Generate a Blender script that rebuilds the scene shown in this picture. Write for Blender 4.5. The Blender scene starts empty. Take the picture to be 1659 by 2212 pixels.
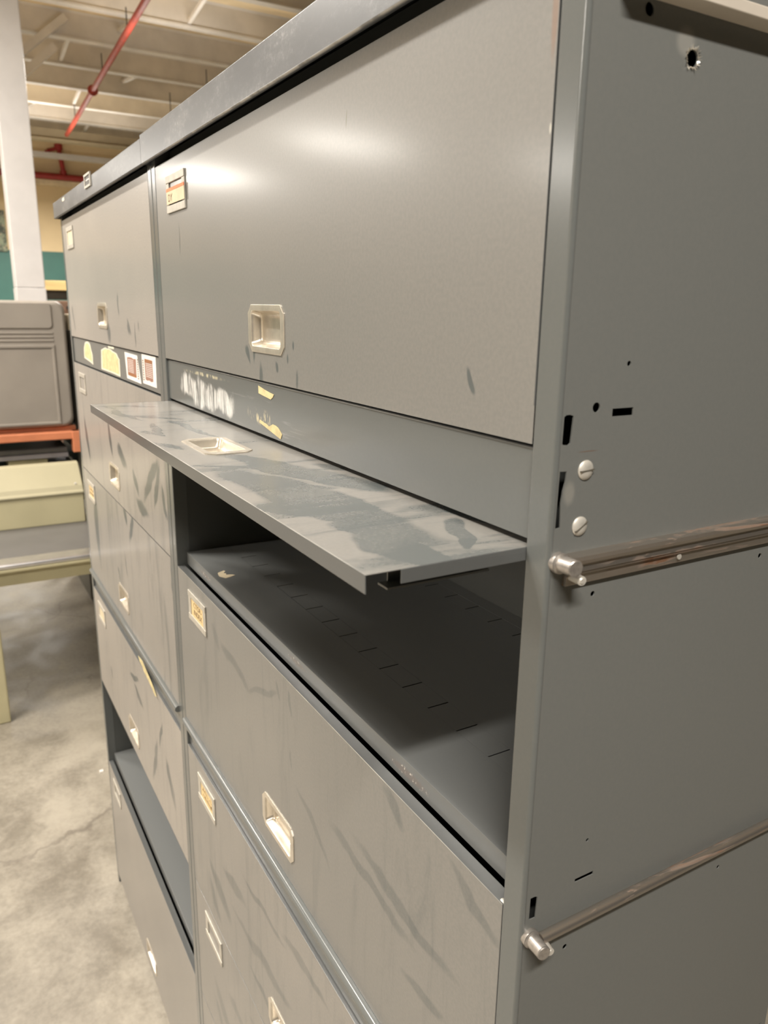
import bpy, bmesh, math, random
from mathutils import Vector, Matrix
from mathutils.geometry import tessellate_polygon

random.seed(7)
scene = bpy.context.scene
COL = scene.collection
PI = math.pi

# ------------------------------------------------------------------ helpers
class MB:
    """collects geometry and links it as ONE mesh object"""
    def __init__(self):
        self.bm = bmesh.new()

    def face(self, pts, m=0):
        try:
            f = self.bm.faces.new([self.bm.verts.new(p) for p in pts])
            f.material_index = m
            return f
        except ValueError:
            return None

    def box(self, x0, x1, y0, y1, z0, z1, m=0):
        v = [self.bm.verts.new(p) for p in ((x0,y0,z0),(x1,y0,z0),(x1,y1,z0),(x0,y1,z0),
                                            (x0,y0,z1),(x1,y0,z1),(x1,y1,z1),(x0,y1,z1))]
        for q in ((0,3,2,1),(4,5,6,7),(0,1,5,4),(1,2,6,5),(2,3,7,6),(3,0,4,7)):
            f = self.bm.faces.new([v[i] for i in q]); f.material_index = m
        return self

    def obox(self, center, size, rot, m=0):
        hx, hy, hz = (s/2 for s in size)
        c = Vector(center)
        v = [self.bm.verts.new(c + rot @ Vector(p)) for p in ((-hx,-hy,-hz),(hx,-hy,-hz),(hx,hy,-hz),(-hx,hy,-hz),
                                                             (-hx,-hy,hz),(hx,-hy,hz),(hx,hy,hz),(-hx,hy,hz))]
        for q in ((0,3,2,1),(4,5,6,7),(0,1,5,4),(1,2,6,5),(2,3,7,6),(3,0,4,7)):
            f = self.bm.faces.new([v[i] for i in q]); f.material_index = m
        return self

    def cyl(self, p0, p1, r0, r1=None, seg=24, m=0, caps=True):
        r1 = r0 if r1 is None else r1
        p0, p1 = Vector(p0), Vector(p1)
        d = (p1-p0).normalized()
        a = d.orthogonal().normalized(); b = d.cross(a)
        A, B = [], []
        for i in range(seg):
            t = 2*PI*i/seg
            o = a*math.cos(t)+b*math.sin(t)
            A.append(self.bm.verts.new(p0+o*r0)); B.append(self.bm.verts.new(p1+o*r1))
        for i in range(seg):
            j = (i+1) % seg
            f = self.bm.faces.new((A[i],A[j],B[j],B[i])); f.material_index = m
        if caps:
            f = self.bm.faces.new(list(reversed(A))); f.material_index = m
            f = self.bm.faces.new(B); f.material_index = m
        return self

    def loft(self, loops, m=0, cap0=False, cap1=True, closed=True):
        L = [[self.bm.verts.new(p) for p in lp] for lp in loops]
        n = len(L[0])
        for a, b in zip(L, L[1:]):
            for i in range(n if closed else n-1):
                j = (i+1) % n
                f = self.bm.faces.new((a[i],a[j],b[j],b[i])); f.material_index = m
        if cap0:
            f = self.bm.faces.new(list(reversed(L[0]))); f.material_index = m
        if cap1:
            f = self.bm.faces.new(L[-1]); f.material_index = m
        return self

    def extrude_x(self, prof, x0, x1, closed=False, caps=False, m=0):
        """prof = [(y,z)] swept along x"""
        return self.loft([[(x0,y,z) for y, z in prof], [(x1,y,z) for y, z in prof]], m, caps, caps, closed)

    def extrude_y(self, prof, y0, y1, closed=False, caps=False, m=0):
        """prof = [(x,z)] swept along y"""
        return self.loft([[(x,y0,z) for x, z in prof], [(x,y1,z) for x, z in prof]], m, caps, caps, closed)

    def extrude_z(self, prof, z0, z1, closed=False, caps=False, m=0):
        return self.loft([[(x,y,z0) for x, y in prof], [(x,y,z1) for x, y in prof]], m, caps, caps, closed)

    def plate(self, outer, holes, fn, m=0):
        """flat polygon with holes; fn maps (a,b) to 3-D"""
        loops = [outer]+holes
        tri = tessellate_polygon([[Vector((a, b, 0)) for a, b in lp] for lp in loops])
        v = [self.bm.verts.new(fn(a, b)) for lp in loops for a, b in lp]
        for t in tri:
            try:
                f = self.bm.faces.new([v[i] for i in t]); f.material_index = m
            except ValueError:
                pass
        return self

    def text(self, s, size, fn, m=0):
        """flat lettering; fn maps (a,b) to 3-D"""
        cu = bpy.data.curves.new('lettering', 'FONT')
        cu.body = s; cu.size = size; cu.align_x = 'CENTER'; cu.align_y = 'CENTER'
        ob = bpy.data.objects.new('lettering', cu)
        COL.objects.link(ob)
        bpy.context.view_layer.update()
        me = ob.evaluated_get(bpy.context.evaluated_depsgraph_get()).to_mesh()
        vs = [self.bm.verts.new(fn(v.co.x, v.co.y)) for v in me.vertices]
        for p in me.polygons:
            try:
                f = self.bm.faces.new([vs[i] for i in p.vertices]); f.material_index = m
            except ValueError:
                pass
        bpy.data.objects.remove(ob); bpy.data.curves.remove(cu)
        return self

    def build(self, name, mats, parent=None, bevel=0.0, seg=2, solid=0.0, offset=-1.0, smooth=None, weld=True, loc=None):
        bm = self.bm
        if weld:
            bmesh.ops.remove_doubles(bm, verts=bm.verts, dist=1e-5)
        bmesh.ops.recalc_face_normals(bm, faces=bm.faces)
        me = bpy.data.meshes.new(name)
        bm.to_mesh(me); bm.free()
        for mt in (mats if isinstance(mats, (list, tuple)) else [mats]):
            me.materials.append(mt)
        if smooth is not None:
            for p in me.polygons: p.use_smooth = True
            me.set_sharp_from_angle(angle=math.radians(smooth))
        ob = bpy.data.objects.new(name, me)
        COL.objects.link(ob)
        if parent is not None: ob.parent = parent
        if loc is not None: ob.location = loc
        if solid:
            s = ob.modifiers.new('sheet', 'SOLIDIFY'); s.thickness = solid; s.offset = offset
            if smooth is not None:
                wn = ob.modifiers.new('normals', 'WEIGHTED_NORMAL'); wn.keep_sharp = True; wn.weight = 100
        if smooth is not None and not solid:
            wn = ob.modifiers.new('normals', 'WEIGHTED_NORMAL'); wn.keep_sharp = True; wn.weight = 100
        if bevel:
            b = ob.modifiers.new('edge', 'BEVEL'); b.width = bevel; b.segments = seg
            b.limit_method = 'ANGLE'; b.angle_limit = math.radians(40)
            b.harden_normals = False
        return ob

def rrect(hw, hh, r, n=4, chamfer=False):
    """rounded (or chamfered) rectangle outline"""
    pts = []
    for cx, cz, a0 in ((hw-r, hh-r, 0), (-hw+r, hh-r, 90), (-hw+r, -hh+r, 180), (hw-r, -hh+r, 270)):
        for i in range(n+1):
            t = i/n
            a = math.radians(a0+90*t)
            if chamfer:
                A = math.radians(a0); B = math.radians(a0+90)
                ca = math.cos(A)*(1-t)+math.cos(B)*t; sa = math.sin(A)*(1-t)+math.sin(B)*t
            else:
                ca, sa = math.cos(a), math.sin(a)
            pts.append((cx+r*ca, cz+r*sa))
    return pts

def circ(a, b, r, n=20):
    return [(a+r*math.cos(2*PI*i/n), b+r*math.sin(2*PI*i/n)) for i in range(n)]

def rect(a0, a1, b0, b1):
    return [(a0,b0),(a1,b0),(a1,b1),(a0,b1)]

def empty(name, loc, label, cat, group=None):
    o = bpy.data.objects.new(name, None)
    COL.objects.link(o); o.location = loc; o.empty_display_size = .1
    o['label'] = label; o['category'] = cat
    if group: o['group'] = group
    return o

def tag(o, label, cat, group=None):
    o['label'] = label; o['category'] = cat
    if group: o['group'] = group
    return o

def struct(o):
    o['kind'] = 'structure'
    return o

# ------------------------------------------------------------------ materials
class NT:
    def __init__(self, name):
        self.m = bpy.data.materials.new(name); self.m.use_nodes = True
        self.t = self.m.node_tree; self.n = self.t.nodes
        self.b = self.n['Principled BSDF']
        self.tc = self.n.new('ShaderNodeTexCoord')
        self.obj = self.tc.outputs['Object']
    def link(self, a, b): self.t.links.new(a, b)
    def _set(self, sock, v):
        if isinstance(v, bpy.types.NodeSocket): self.link(v, sock)
        else: sock.default_value = v
    def math(self, op, a, b=None, clamp=False):
        n = self.n.new('ShaderNodeMath'); n.operation = op; n.use_clamp = clamp
        self._set(n.inputs[0], a)
        if b is not None: self._set(n.inputs[1], b)
        return n.outputs[0]
    def vmath(self, op, a, b=None):
        n = self.n.new('ShaderNodeVectorMath'); n.operation = op
        self._set(n.inputs[0], a)
        if b is not None: self._set(n.inputs[1], b)
        return n.outputs[1] if op == 'LENGTH' else n.outputs[0]
    def noise(self, scale=5, detail=4, rough=.55, vec=None, stretch=None, shift=None, dist=0.0, color=False):
        v = vec if vec is not None else self.obj
        if stretch or shift:
            mp = self.n.new('ShaderNodeMapping')
            self.link(v, mp.inputs['Vector'])
            if stretch: mp.inputs['Scale'].default_value = stretch
            if shift: mp.inputs['Location'].default_value = shift
            v = mp.outputs[0]
        n = self.n.new('ShaderNodeTexNoise')
        self.link(v, n.inputs['Vector'])
        n.inputs['Scale'].default_value = scale; n.inputs['Detail'].default_value = detail
        n.inputs['Roughness'].default_value = rough; n.inputs['Distortion'].default_value = dist
        return n.outputs['Color'] if color else n.outputs['Fac']
    def ramp(self, v, a, b, o0=0.0, o1=1.0, smooth=True):
        n = self.n.new('ShaderNodeMapRange')
        n.interpolation_type = 'SMOOTHSTEP' if smooth else 'LINEAR'
        self._set(n.inputs['Value'], v)
        n.inputs['From Min'].default_value = a; n.inputs['From Max'].default_value = b
        n.inputs['To Min'].default_value = o0; n.inputs['To Max'].default_value = o1
        return n.outputs['Result']
    def mix(self, f, a, b):
        n = self.n.new('ShaderNodeMix'); n.data_type = 'RGBA'
        self._set(n.inputs[0], f)
        for k, v in ((6, a), (7, b)):
            if isinstance(v, bpy.types.NodeSocket): self.link(v, n.inputs[k])
            else: n.inputs[k].default_value = (*v, 1)
        return n.outputs[2]
    def blob(self, vec, c, rot, scale, soft=.45):
        """soft-edged ellipse (wipe mark, stain) with a place of its own on the thing"""
        mp = self.n.new('ShaderNodeMapping'); mp.vector_type = 'TEXTURE'
        self.link(vec, mp.inputs['Vector'])
        mp.inputs['Location'].default_value = c; mp.inputs['Rotation'].default_value = rot; mp.inputs['Scale'].default_value = scale
        return self.ramp(self.vmath('LENGTH', mp.outputs[0]), 1.0, 1.0-soft)
    def color(self, v): self._set(self.b.inputs['Base Color'], v if isinstance(v, bpy.types.NodeSocket) else (*v, 1))
    def rough(self, v): self._set(self.b.inputs['Roughness'], v)
    def metal(self, v): self._set(self.b.inputs['Metallic'], v)
    def bump(self, h, strength=.1, dist=.001):
        n = self.n.new('ShaderNodeBump'); n.inputs['Strength'].default_value = strength; n.inputs['Distance'].default_value = dist
        self.link(h, n.inputs['Height']); self.link(n.outputs[0], self.b.inputs['Normal'])

def flat(name, col, rough=.5, metal=0.0, var=.12, scale=8, stretch=None):
    t = NT(name)
    n = t.noise(scale, 4, stretch=stretch)
    lo = tuple(c*(1-var) for c in col); hi = tuple(min(1, c*(1+var)) for c in col)
    t.color(t.mix(t.ramp(n, .3, .7), lo, hi)); t.rough(rough); t.metal(metal)
    return t.m

PAINT = (.098, .108, .107)
DUST = (.40, .361, .322)

def paint(name, seed=0.0, dust=.1, dustcol=DUST, rough=.30, wipes=(), wipe_strength=.8, extra=None, base=PAINT, streak=0.0, mottle=.14, coat=.28, coat_rough=.17, soft=.45):
    """grey office enamel under a film of dust that hands have wiped off in places"""
    t = NT(name)
    sh = (seed*3.7, seed*1.3, seed*2.1)
    broad = t.noise(2.2, 5, .6, shift=sh)
    fine = t.noise(300, 2, .6, shift=sh)
    fac = t.math('MULTIPLY', t.ramp(broad, .25, .75, 1-mottle, 1+mottle), dust)
    fac = t.math('ADD', fac, t.ramp(fine, .3, .7, -.10*dust, .10*dust))
    if streak:
        st = t.noise(3.0, 6, .65, stretch=(9, 1, 1.2), shift=sh, dist=1.2)
        fac = t.math('SUBTRACT', fac, t.ramp(st, .50, .66, 0, streak))
    if wipes:
        wob = t.vmath('SCALE', t.vmath('SUBTRACT', t.noise(15, 2, .5, color=True, shift=sh), (.5,.5,.5)), None)
        wob.node.inputs['Scale'].default_value = .040
        vec = t.vmath('ADD', t.obj, wob)
        acc = None
        for (u, v, ang, L, w) in wipes:
            k = t.blob(vec, (u, 0, v), (0, -ang, 0), (L, 10, w), soft)
            acc = k if acc is None else t.math('MAXIMUM', acc, k)
        br = t.ramp(t.noise(9, 4, shift=sh, dist=.8), .3, .62, .65, 1.0)
        fac = t.math('SUBTRACT', fac, t.math('MULTIPLY', t.math('MULTIPLY', acc, br), wipe_strength*max(dust, .12)))
    fac = t.math('MAXIMUM', t.math('MINIMUM', fac, .95), 0.0)
    col = t.mix(fac, base, dustcol)
    r = t.ramp(fac, 0, .7, rough, rough+.10, False)
    if extra: col, r = extra(t, col, r)
    t.color(col); t.rough(r)
    t.b.inputs['Specular IOR Level'].default_value = .4
    t.b.inputs['Coat Weight'].default_value = coat; t.b.inputs['Coat Roughness'].default_value = coat_rough
    t.bump(t.noise(420, 2), .03, .0005)
    return t.m
WIPES = {
    'R2': [(.70,.050,.15,.17,.036),(.60,.085,.30,.13,.022),(.845,.045,.2,.05,.022),(.12,.020,.1,.10,.006),(.30,.070,.15,.10,.007),(0.0465, 0.0449, 1.0511, 0.0539, 0.007), (0.185, 0.0523, 0.7816, 0.0495, 0.009), (0.3194, 0.0157, 0.2356, 0.0309, 0.007), (0.2805, 0.0257, -0.0283, 0.0514, 0.007), (0.4042, 0.0081, 0.3148, 0.0372, 0.008), (0.5644, 0.0605, 1.0103, 0.0761, 0.007), (0.591, 0.1184, 0.3174, 0.0278, 0.01), (0.6546, 0.0555, 1.0358, 0.0423, 0.011), (0.7468, 0.0397, 0.4674, 0.0737, 0.025), (0.7912, 0.0697, -0.3793, 0.0339, 0.007), (0.8343, 0.102, -0.5446, 0.0423, 0.008), (0.8008, 0.0552, 0.8044, 0.0411, 0.018), (-0.0216, 0.0514, 1.4107, 0.0293, 0.005), (0.7945, 0.135, -0.0116, 0.0362, 0.01)],
    'R3': [(0.279, 0.2218, -0.1661, 0.0801, 0.012), (0.3867, 0.2286, 0.3728, 0.0715, 0.006), (0.4441, 0.2537, -1.2265, 0.0145, 0.005), (0.4821, 0.2533, -1.4105, 0.0203, 0.005), (0.484, 0.1819, -1.3252, 0.0173, 0.004), (0.6706, 0.1569, -0.0846, 0.1039, 0.01), (0.7398, 0.1744, -0.1153, 0.1065, 0.01), (0.8438, 0.2584, -0.3075, 0.0448, 0.008), (0.722, 0.2691, -0.5824, 0.0266, 0.01), (0.7762, 0.1072, 0.0458, 0.0448, 0.009), (0.1907, 0.235, -0.8714, 0.0284, 0.01), (0.5458, 0.1251, -0.5239, 0.0628, 0.008)],
    'R4': [(0.1551, 0.0909, -0.4237, 0.0761, 0.02), (0.3501, 0.1195, 0.11, 0.139, 0.01), (0.2328, 0.1583, 0.0379, 0.064, 0.014), (0.3569, 0.0611, -0.0812, 0.0625, 0.01), (0.1324, 0.0477, -0.7449, 0.0478, 0.015), (0.3639, 0.2207, 0.0414, 0.0958, 0.008), (0.509, 0.2401, 0.0473, 0.0921, 0.01)],
    'R1': [(0.3743, 0.0273, -1.101, 0.014, 0.004), (0.3934, 0.0297, -1.7612, 0.0097, 0.005), (0.4203, 0.0107, -1.4396, 0.0184, 0.007), (0.4613, 0.0237, -0.8497, 0.007, 0.004), (0.4856, 0.0276, -1.1176, 0.0057, 0.003), (0.4998, 0.0433, -1.2672, 0.0071, 0.003), (0.8097, 0.0321, -1.3946, 0.0103, 0.004), (0.5151, 0.0096, -1.4183, 0.0118, 0.004), (0.111, 0.1741, -1.6464, 0.0218, 0.003)],
    'L1': [(0.4846, 0.0233, -1.2763, 0.0264, 0.02), (0.6779, 0.0404, -0.9213, 0.0227, 0.008), (0.7217, 0.0313, -1.6012, 0.0239, 0.006), (0.6712, 0.0372, -1.2628, 0.0143, 0.008), (0.759, 0.0438, -1.1443, 0.0087, 0.006), (0.0534, 0.0484, -1.1272, 0.0383, 0.012), (0.5981, 0.0833, -1.7556, 0.0179, 0.008)],
    'L2': [(0.5302, 0.112, -0.2363, 0.0547, 0.02), (0.4079, 0.1348, -1.1911, 0.0617, 0.015), (0.774, 0.1177, 0.6452, 0.101, 0.014), (0.8187, 0.1189, -2.0645, 0.069, 0.012), (0.6406, 0.0916, -0.653, 0.0379, 0.012), (0.6854, 0.0475, -0.1252, 0.0582, 0.02), (0.8607, 0.0936, -1.237, 0.0358, 0.012), (0.106, 0.0888, -1.2373, 0.0722, 0.02)],
    'L3': [(0.513, 0.2796, -1.1113, 0.0393, 0.014), (0.5768, 0.2737, -2.208, 0.0685, 0.012), (0.6934, 0.2974, -0.2182, 0.0515, 0.01), (0.3972, 0.1004, -0.7725, 0.0222, 0.006), (0.1412, 0.1524, -1.5765, 0.0963, 0.035), (0.8944, 0.2574, -1.4474, 0.0577, 0.02), (0.4865, 0.1559, -1.1046, 0.0353, 0.006)],
    'L4': [(0.4776, 0.2196, 0.2115, 0.0587, 0.012), (0.5156, 0.1902, -0.2071, 0.0498, 0.01), (0.6408, 0.0964, -2.0731, 0.0831, 0.012), (0.7773, 0.1163, -1.0359, 0.0616, 0.018), (0.1852, 0.1015, -1.0656, 0.0236, 0.008), (0.7126, 0.1921, -1.9949, 0.0516, 0.008)],
}

# steel enamel
M_frame = paint('enamel_frame', 1, .07, rough=.22)
M_edge = paint('enamel_folded_edge', 8, .05, rough=.30, base=(.078,.084,.085))
def shelf_extra(t, col, r):
    # chipped paint on the front lip
    n = t.ramp(t.noise(260, 3, .7, stretch=(1, 1, 1)), .58, .66)
    for c, s in (((-.184, .0168, 1.3430), (.045, .004, .006)), ((-.44, .0168, 1.3470), (.035, .004, .005)), ((-.80, .0168, 1.3450), (.04, .004, .005))):
        k = t.blob(t.obj, c, (0, 0, 0), s, .7)
        col = t.mix(t.math('MULTIPLY', k, .45), col, (.16, .11, .085))
        col = t.mix(t.math('MULTIPLY', k, n), col, (.62, .58, .52))
    return col, r
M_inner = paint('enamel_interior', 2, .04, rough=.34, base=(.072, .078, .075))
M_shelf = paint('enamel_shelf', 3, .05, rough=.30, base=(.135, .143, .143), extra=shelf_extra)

def side_extra(t, col, r):
    for (c, s, k, cc) in (((0, .0045, 1.606), (1, .0022, .0055), .75, (.17, .075, .03)),
                          ((0, .0045, 1.3165), (1, .002, .003), .7, (.17, .075, .03)),
                          ((0, .0265, 1.6778), (1, .011, .0005), .7, (.14, .08, .05)),
                          ((0, .0765, 1.914), (1, .010, .010), .25, (.5, .47, .42)),
                          ((0, .013, 1.652), (1, .006, .010), .35, (.36, .34, .30))):
        m = t.math('MULTIPLY', t.blob(t.obj, c, (0, 0, 0), s, .6), k)
        col = t.mix(m, col, cc)
    return col, r
M_side = paint('enamel_side_panel', 4, .12, rough=.34, base=(.122,.132,.128), extra=side_extra, mottle=.07, coat=.06, coat_rough=.3)

def cap_extra(t, col, r):
    m = t.ramp(t.noise(7, 8, .75, stretch=(1, 1, 2.5)), .45, .75)
    f = t.ramp(t.noise(160, 3, .7), .45, .7, .3, 1)
    col = t.mix(t.math('MULTIPLY', t.math('MULTIPLY', m, f), .55), col, (.42, .42, .42))
    e = t.math('MULTIPLY', t.blob(t.obj, (-.46, -.0148, 1.9662), (0, 0, 0), (.6, .004, .0016), .6), t.ramp(t.noise(30, 4), .35, .55, .3, 1))
    col = t.mix(t.math('MULTIPLY', e, .8), col, (.62, .60, .56))  # broken highlight line painted along the cap's lower lip
    return col, r
M_cap = paint('enamel_cap', 5, .05, rough=.30, extra=cap_extra, base=(.062, .070, .080), coat=.12, coat_rough=.25)

def scuff_highlight_extra(t, col, r):
    # white scraped patch left of the middle, in upright strokes
    s = t.noise(26, 5, .7, stretch=(5, 1, .55), dist=.4)
    jit = t.vmath('SCALE', t.vmath('SUBTRACT', t.noise(30, 4, color=True), (.5,.5,.5)), None)
    jit.node.inputs['Scale'].default_value = .035
    vec = t.vmath('ADD', t.obj, jit)
    box = None
    for c, sc in (((.115, 0, .031), (.050, 10, .021)), ((.165, 0, .026), (.060, 10, .022)), ((.215, 0, .024), (.060, 10, .020)), ((.270, 0, .021), (.048, 10, .019))):
        k = t.blob(vec, c, (0, 0, 0), sc, .40)
        box = k if box is None else t.math('MAXIMUM', box, k)
    m = t.math('MULTIPLY', t.ramp(s, .36, .60), box)
    col = t.mix(t.math('MULTIPLY', m, .95), col, (.74, .73, .70))
    top = t.blob(t.obj, (.185, 0, .052), (0, 0, 0), (.12, 10, .0035), .7)
    m2 = t.math('MULTIPLY', t.ramp(t.noise(40, 4, .7, stretch=(2, 1, 1)), .45, .6), top)
    col = t.mix(t.math('MULTIPLY', m2, .8), col, (.62, .56, .38))
    # fine sweeping scratches
    w = t.noise(60, 4, .6, stretch=(.12, 1, 2.2), dist=.6)
    hz = t.blob(t.obj, (.36, 0, .026), (0, .05, 0), (.26, 10, .030), .8)
    m3 = t.math('MULTIPLY', t.ramp(w, .58, .70), hz)
    col = t.mix(t.math('MULTIPLY', m3, .35), col, (.5, .5, .48))
    col = t.mix(t.math('MULTIPLY', t.blob(t.obj, (.44, .003, .0606), (0, 0, 0), (.6, .01, .0012), .6), .6), col, (.42, .42, .40))  # highlight on the fascia's top lip, painted into the colour
    y = t.math('MULTIPLY', t.ramp(t.noise(70, 3, .6, stretch=(2.2, 1, .7)), .55, .63),
               t.blob(t.obj, (.40, 0, .021), (0, .05, 0), (.05, 10, .012), .6))
    col = t.mix(t.math('MULTIPLY', y, .8), col, (.62, .54, .33))
    return col, r
M_fascia_scuffed = paint('enamel_fascia_scuffed', 6, .07, rough=.3, extra=scuff_highlight_extra)
M_fascia = paint('enamel_fascia', 7, .22, rough=.34)

def edge_highlight(v):  # paints a bright highlight line along a folded door edge
    def f(t, col, r):
        e = t.math('MULTIPLY', t.blob(t.obj, (.44, 0, v), (0, 0, 0), (.6, .003, .0013), .6), t.ramp(t.noise(22, 4), .35, .6, .35, 1))
        return t.mix(t.math('MULTIPLY', e, .75), col, (.66, .64, .58)), r
    return f
def d1_extra(t, col, r):
    for c, rot, s, k, cc in (((.6245, 0, .2333), (0, .12, 0), (.0012, 1, .0090), .8, (.10, .09, .05)),
                             ((.8775, 0, .245), (0, 0, 0), (.0035, 1, .034), .55, (.22, .12, .07)),
                             ((.8795, 0, .183), (0, 0, 0), (.0012, 1, .004), .8, (.5, .48, .42))):
        col = t.mix(t.math('MULTIPLY', t.blob(t.obj, c, rot, s, .6), k), col, cc)
    # faint level rub marks
    n = t.noise(46, 4, .6, stretch=(.10, 1, 2.6), dist=.4)
    z = t.blob(t.obj, (.575, 0, .125), (0, 0, 0), (.16, 10, .055), .8)
    col = t.mix(t.math('MULTIPLY', t.math('MULTIPLY', t.ramp(n, .56, .68), z), .28), col, (.17, .165, .15))
    return col, r
M_door = {
    'R1': paint('door_dusty_top', 11, .33, wipes=WIPES['R1'], wipe_strength=1.35, rough=.30, extra=d1_extra, mottle=.05, soft=.6),
    'R2': paint('door_dusty_raised', 12, .40, wipes=WIPES['R2'], wipe_strength=1.1, rough=.26, streak=.30, mottle=.25, soft=.22, extra=edge_highlight(0)),
    'R3': paint('door_dusty_third', 13, .35, wipes=WIPES['R3'], wipe_strength=.55, rough=.34, streak=.10, extra=edge_highlight(.2865)),
    'R4': paint('door_dusty_fourth', 14, .48, wipes=WIPES['R4'], wipe_strength=.6, rough=.32, streak=.14),
    'R5': paint('door_dusty_fifth', 15, .54, wipes=WIPES['R4'], wipe_strength=.45, rough=.32, streak=.12),
    'L1': paint('door_left_top', 16, .70, wipes=WIPES['L1'], wipe_strength=.8, rough=.32),
    'L2': paint('door_left_second', 17, .66, wipes=WIPES['L2'], wipe_strength=1.15, rough=.32, streak=.20),
    'L3': paint('door_left_third', 18, .60, wipes=WIPES['L3'], wipe_strength=1.3, rough=.32, streak=.26),
    'L4': paint('door_left_fourth', 19, .74, wipes=WIPES['L4'], wipe_strength=.9, rough=.34, streak=.16),
    'L6': paint('door_left_bottom', 20, .62, rough=.36),
}
M_nickel = flat('worn_nickel', (.70, .64, .545), .28, .72, .10, 60)
M_holder = flat('holder_nickel', (.50, .47, .41), .42, .3, .1, 60)
M_card = flat('buff_card', (.66, .50, .26), .8, 0, .08, 60)
M_ink = flat('brown_ink', (.16, .09, .04), .8)
M_paper = flat('masking_paper', (.60, .51, .35), .85, 0, .06, 80)
M_orange = flat('orange_stripe', (.85, .22, .10), .7)
M_cream = flat('cream_residue', (.58, .49, .26), .85, 0, .14, 90)
M_creamedge = flat('pale_residue', (.66, .62, .50), .85, 0, .1, 90)
M_white = flat('white_label', (.74, .70, .66), .75, 0, .05, 80)
M_brown = flat('brown_label_print', (.30, .155, .11), .8, 0, .12, 200, (3, 1, 1))
M_rust = flat('dark_brown_print', (.30, .12, .04), .8)
M_dark = flat('dark_plate', (.07, .065, .06), .45)
M_black = flat('black_rubber', (.02, .018, .016), .6)
M_screw = flat('zinc_screw', (.66, .63, .57), .42, .45, .1, 90)

def rail_mat():
    t = NT('worn_steel_rail')
    n = t.noise(38, 5, .7, stretch=(1, .22, 2.0), dist=.5)
    k = t.noise(9, 3, .6)
    rust = t.math('MULTIPLY', t.ramp(n, .48, .60), t.ramp(k, .36, .54))
    t.color(t.mix(rust, (.44, .40, .355), (.17, .08, .038)))
    t.metal(t.ramp(rust, 0, 1, .85, .1)); t.rough(t.ramp(rust, 0, 1, .30, .6))
    t.bump(n, .15, .0008)
    return t.m
M_rail = rail_mat()

# ------------------------------------------------------------------ filing cabinets
W = .925            # cabinet width
OL, ORR = -.9035, -.0225    # opening
DW = ORR-OL
DEPTH = .345
def door(kind, parent, z, h, mat, loc=None, rot=None, holder=True, card=None):
    """sheet-steel front with folded flanges; local x right, z up, face at y = 0"""
    t = .0122
    cx, cz = DW/2-.0075, .0575
    hw, hh = .0475, .0215
    m = MB()
    m.plate(rect(0, DW, 0, h), [rect(cx-hw, cx+hw, cz-hh, cz+hh)], lambda a, b: (a, 0, b))
    m.face([(0,0,0),(DW,0,0),(DW,t,0),(0,t,0)], 1)
    m.face([(0,0,h),(DW,0,h),(DW,t,h),(0,t,h)], 1)
    for x in (0, DW):
        m.face([(x,0,.024),(x,0,h),(x,t-.003,h),(x,t-.003,.024)], 1)
    d = m.build('door', [mat, M_edge], parent, bevel=.0011, seg=2, solid=.0010, offset=-1)
    d.location = loc or (OL, 0, z)
    if rot: d.rotation_euler = rot
    # recessed pull
    p = MB()
    def L(hw, hh, y, r, ch=False, dz=0):
        return [(cx+a, y, cz+b+dz) for a, b in rrect(hw, hh, r, 4, ch)]
    p.loft([L(.0524, .0262, .0002, .0095, True), L(.0524, .0262, -.0011, .0095, True), L(.0518, .0256, -.0014, .0095, True),
            L(.0432, .0200, -.0014, .0050), L(.0425, .0194, -.0008, .0052), L(.0419, .0188, .002, .0055),
            L(.0408, .0172, .0080, .006), L(.0396, .0158, .0100, .006), L(.0374, .0136, .0110, .006), L(.030, .009, .0113, .005)], cap1=True)
    p.build('handle', M_nickel, d, smooth=50)
    if holder:
        hx, hz = .1085, h-.046
        f = MB()
        a, b, c, e = .0455, .0250, .0325, .0150
        for (x0, x1, z0, z1, y0) in ((-a, a, e, b, -.0024), (-a, a, -b, -e, -.0024), (-a, -c, -e, e, -.0018), (c, a, -e, e, -.0018)):
            f.box(hx+x0, hx+x1, y0, 0, hz+z0, hz+z1)
        f.build('label_holder', M_holder, d, bevel=.0006, seg=2, weld=False)
        if card:
            k = MB()
            if card == 'stripe':
                zc = hz-.004
                k.box(hx-.041, hx+.047, -.0030, -.0024, zc-.0095, zc+.0075, 0)
                k.box(hx-.041, hx+.047, -.0032, -.0024, zc+.0075, zc+.0115, 1)
                k.text('DY', .014, lambda u, v: (hx-.022+u*1.2, -.00315, zc-.002+v), 2)
                k.build('paper_strip', [M_paper, M_orange, M_ink], d, weld=False)
            elif card == 'blank':
                k.box(hx-c, hx+c, -.0007, 0, hz-e, hz+e, 0)
                k.build('card', [M_paper], d, weld=False)
            else:
                k.box(hx-c, hx+c, -.0007, 0, hz-e, hz+e, 0)
                for i, s in enumerate(card):
                    if s:
                        k.text(s, .0125, lambda u, v: (hx+.002+u*1.15, -.0009, hz+.006-i*.012+v), 1)
                    else:                                   # worn-off handwriting: short strokes
                        for q in range(13):
                            u = hx-.024+q*.0040
                            k.box(u, u+random.choice((.0009, .0026)), -.0009, -.0006, hz+.002-i*.011, hz+.002-i*.011+random.choice((.0012, .0055, .007)), 1)
                k.build('card', [M_card, M_ink], d, weld=False)
    return d

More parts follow.
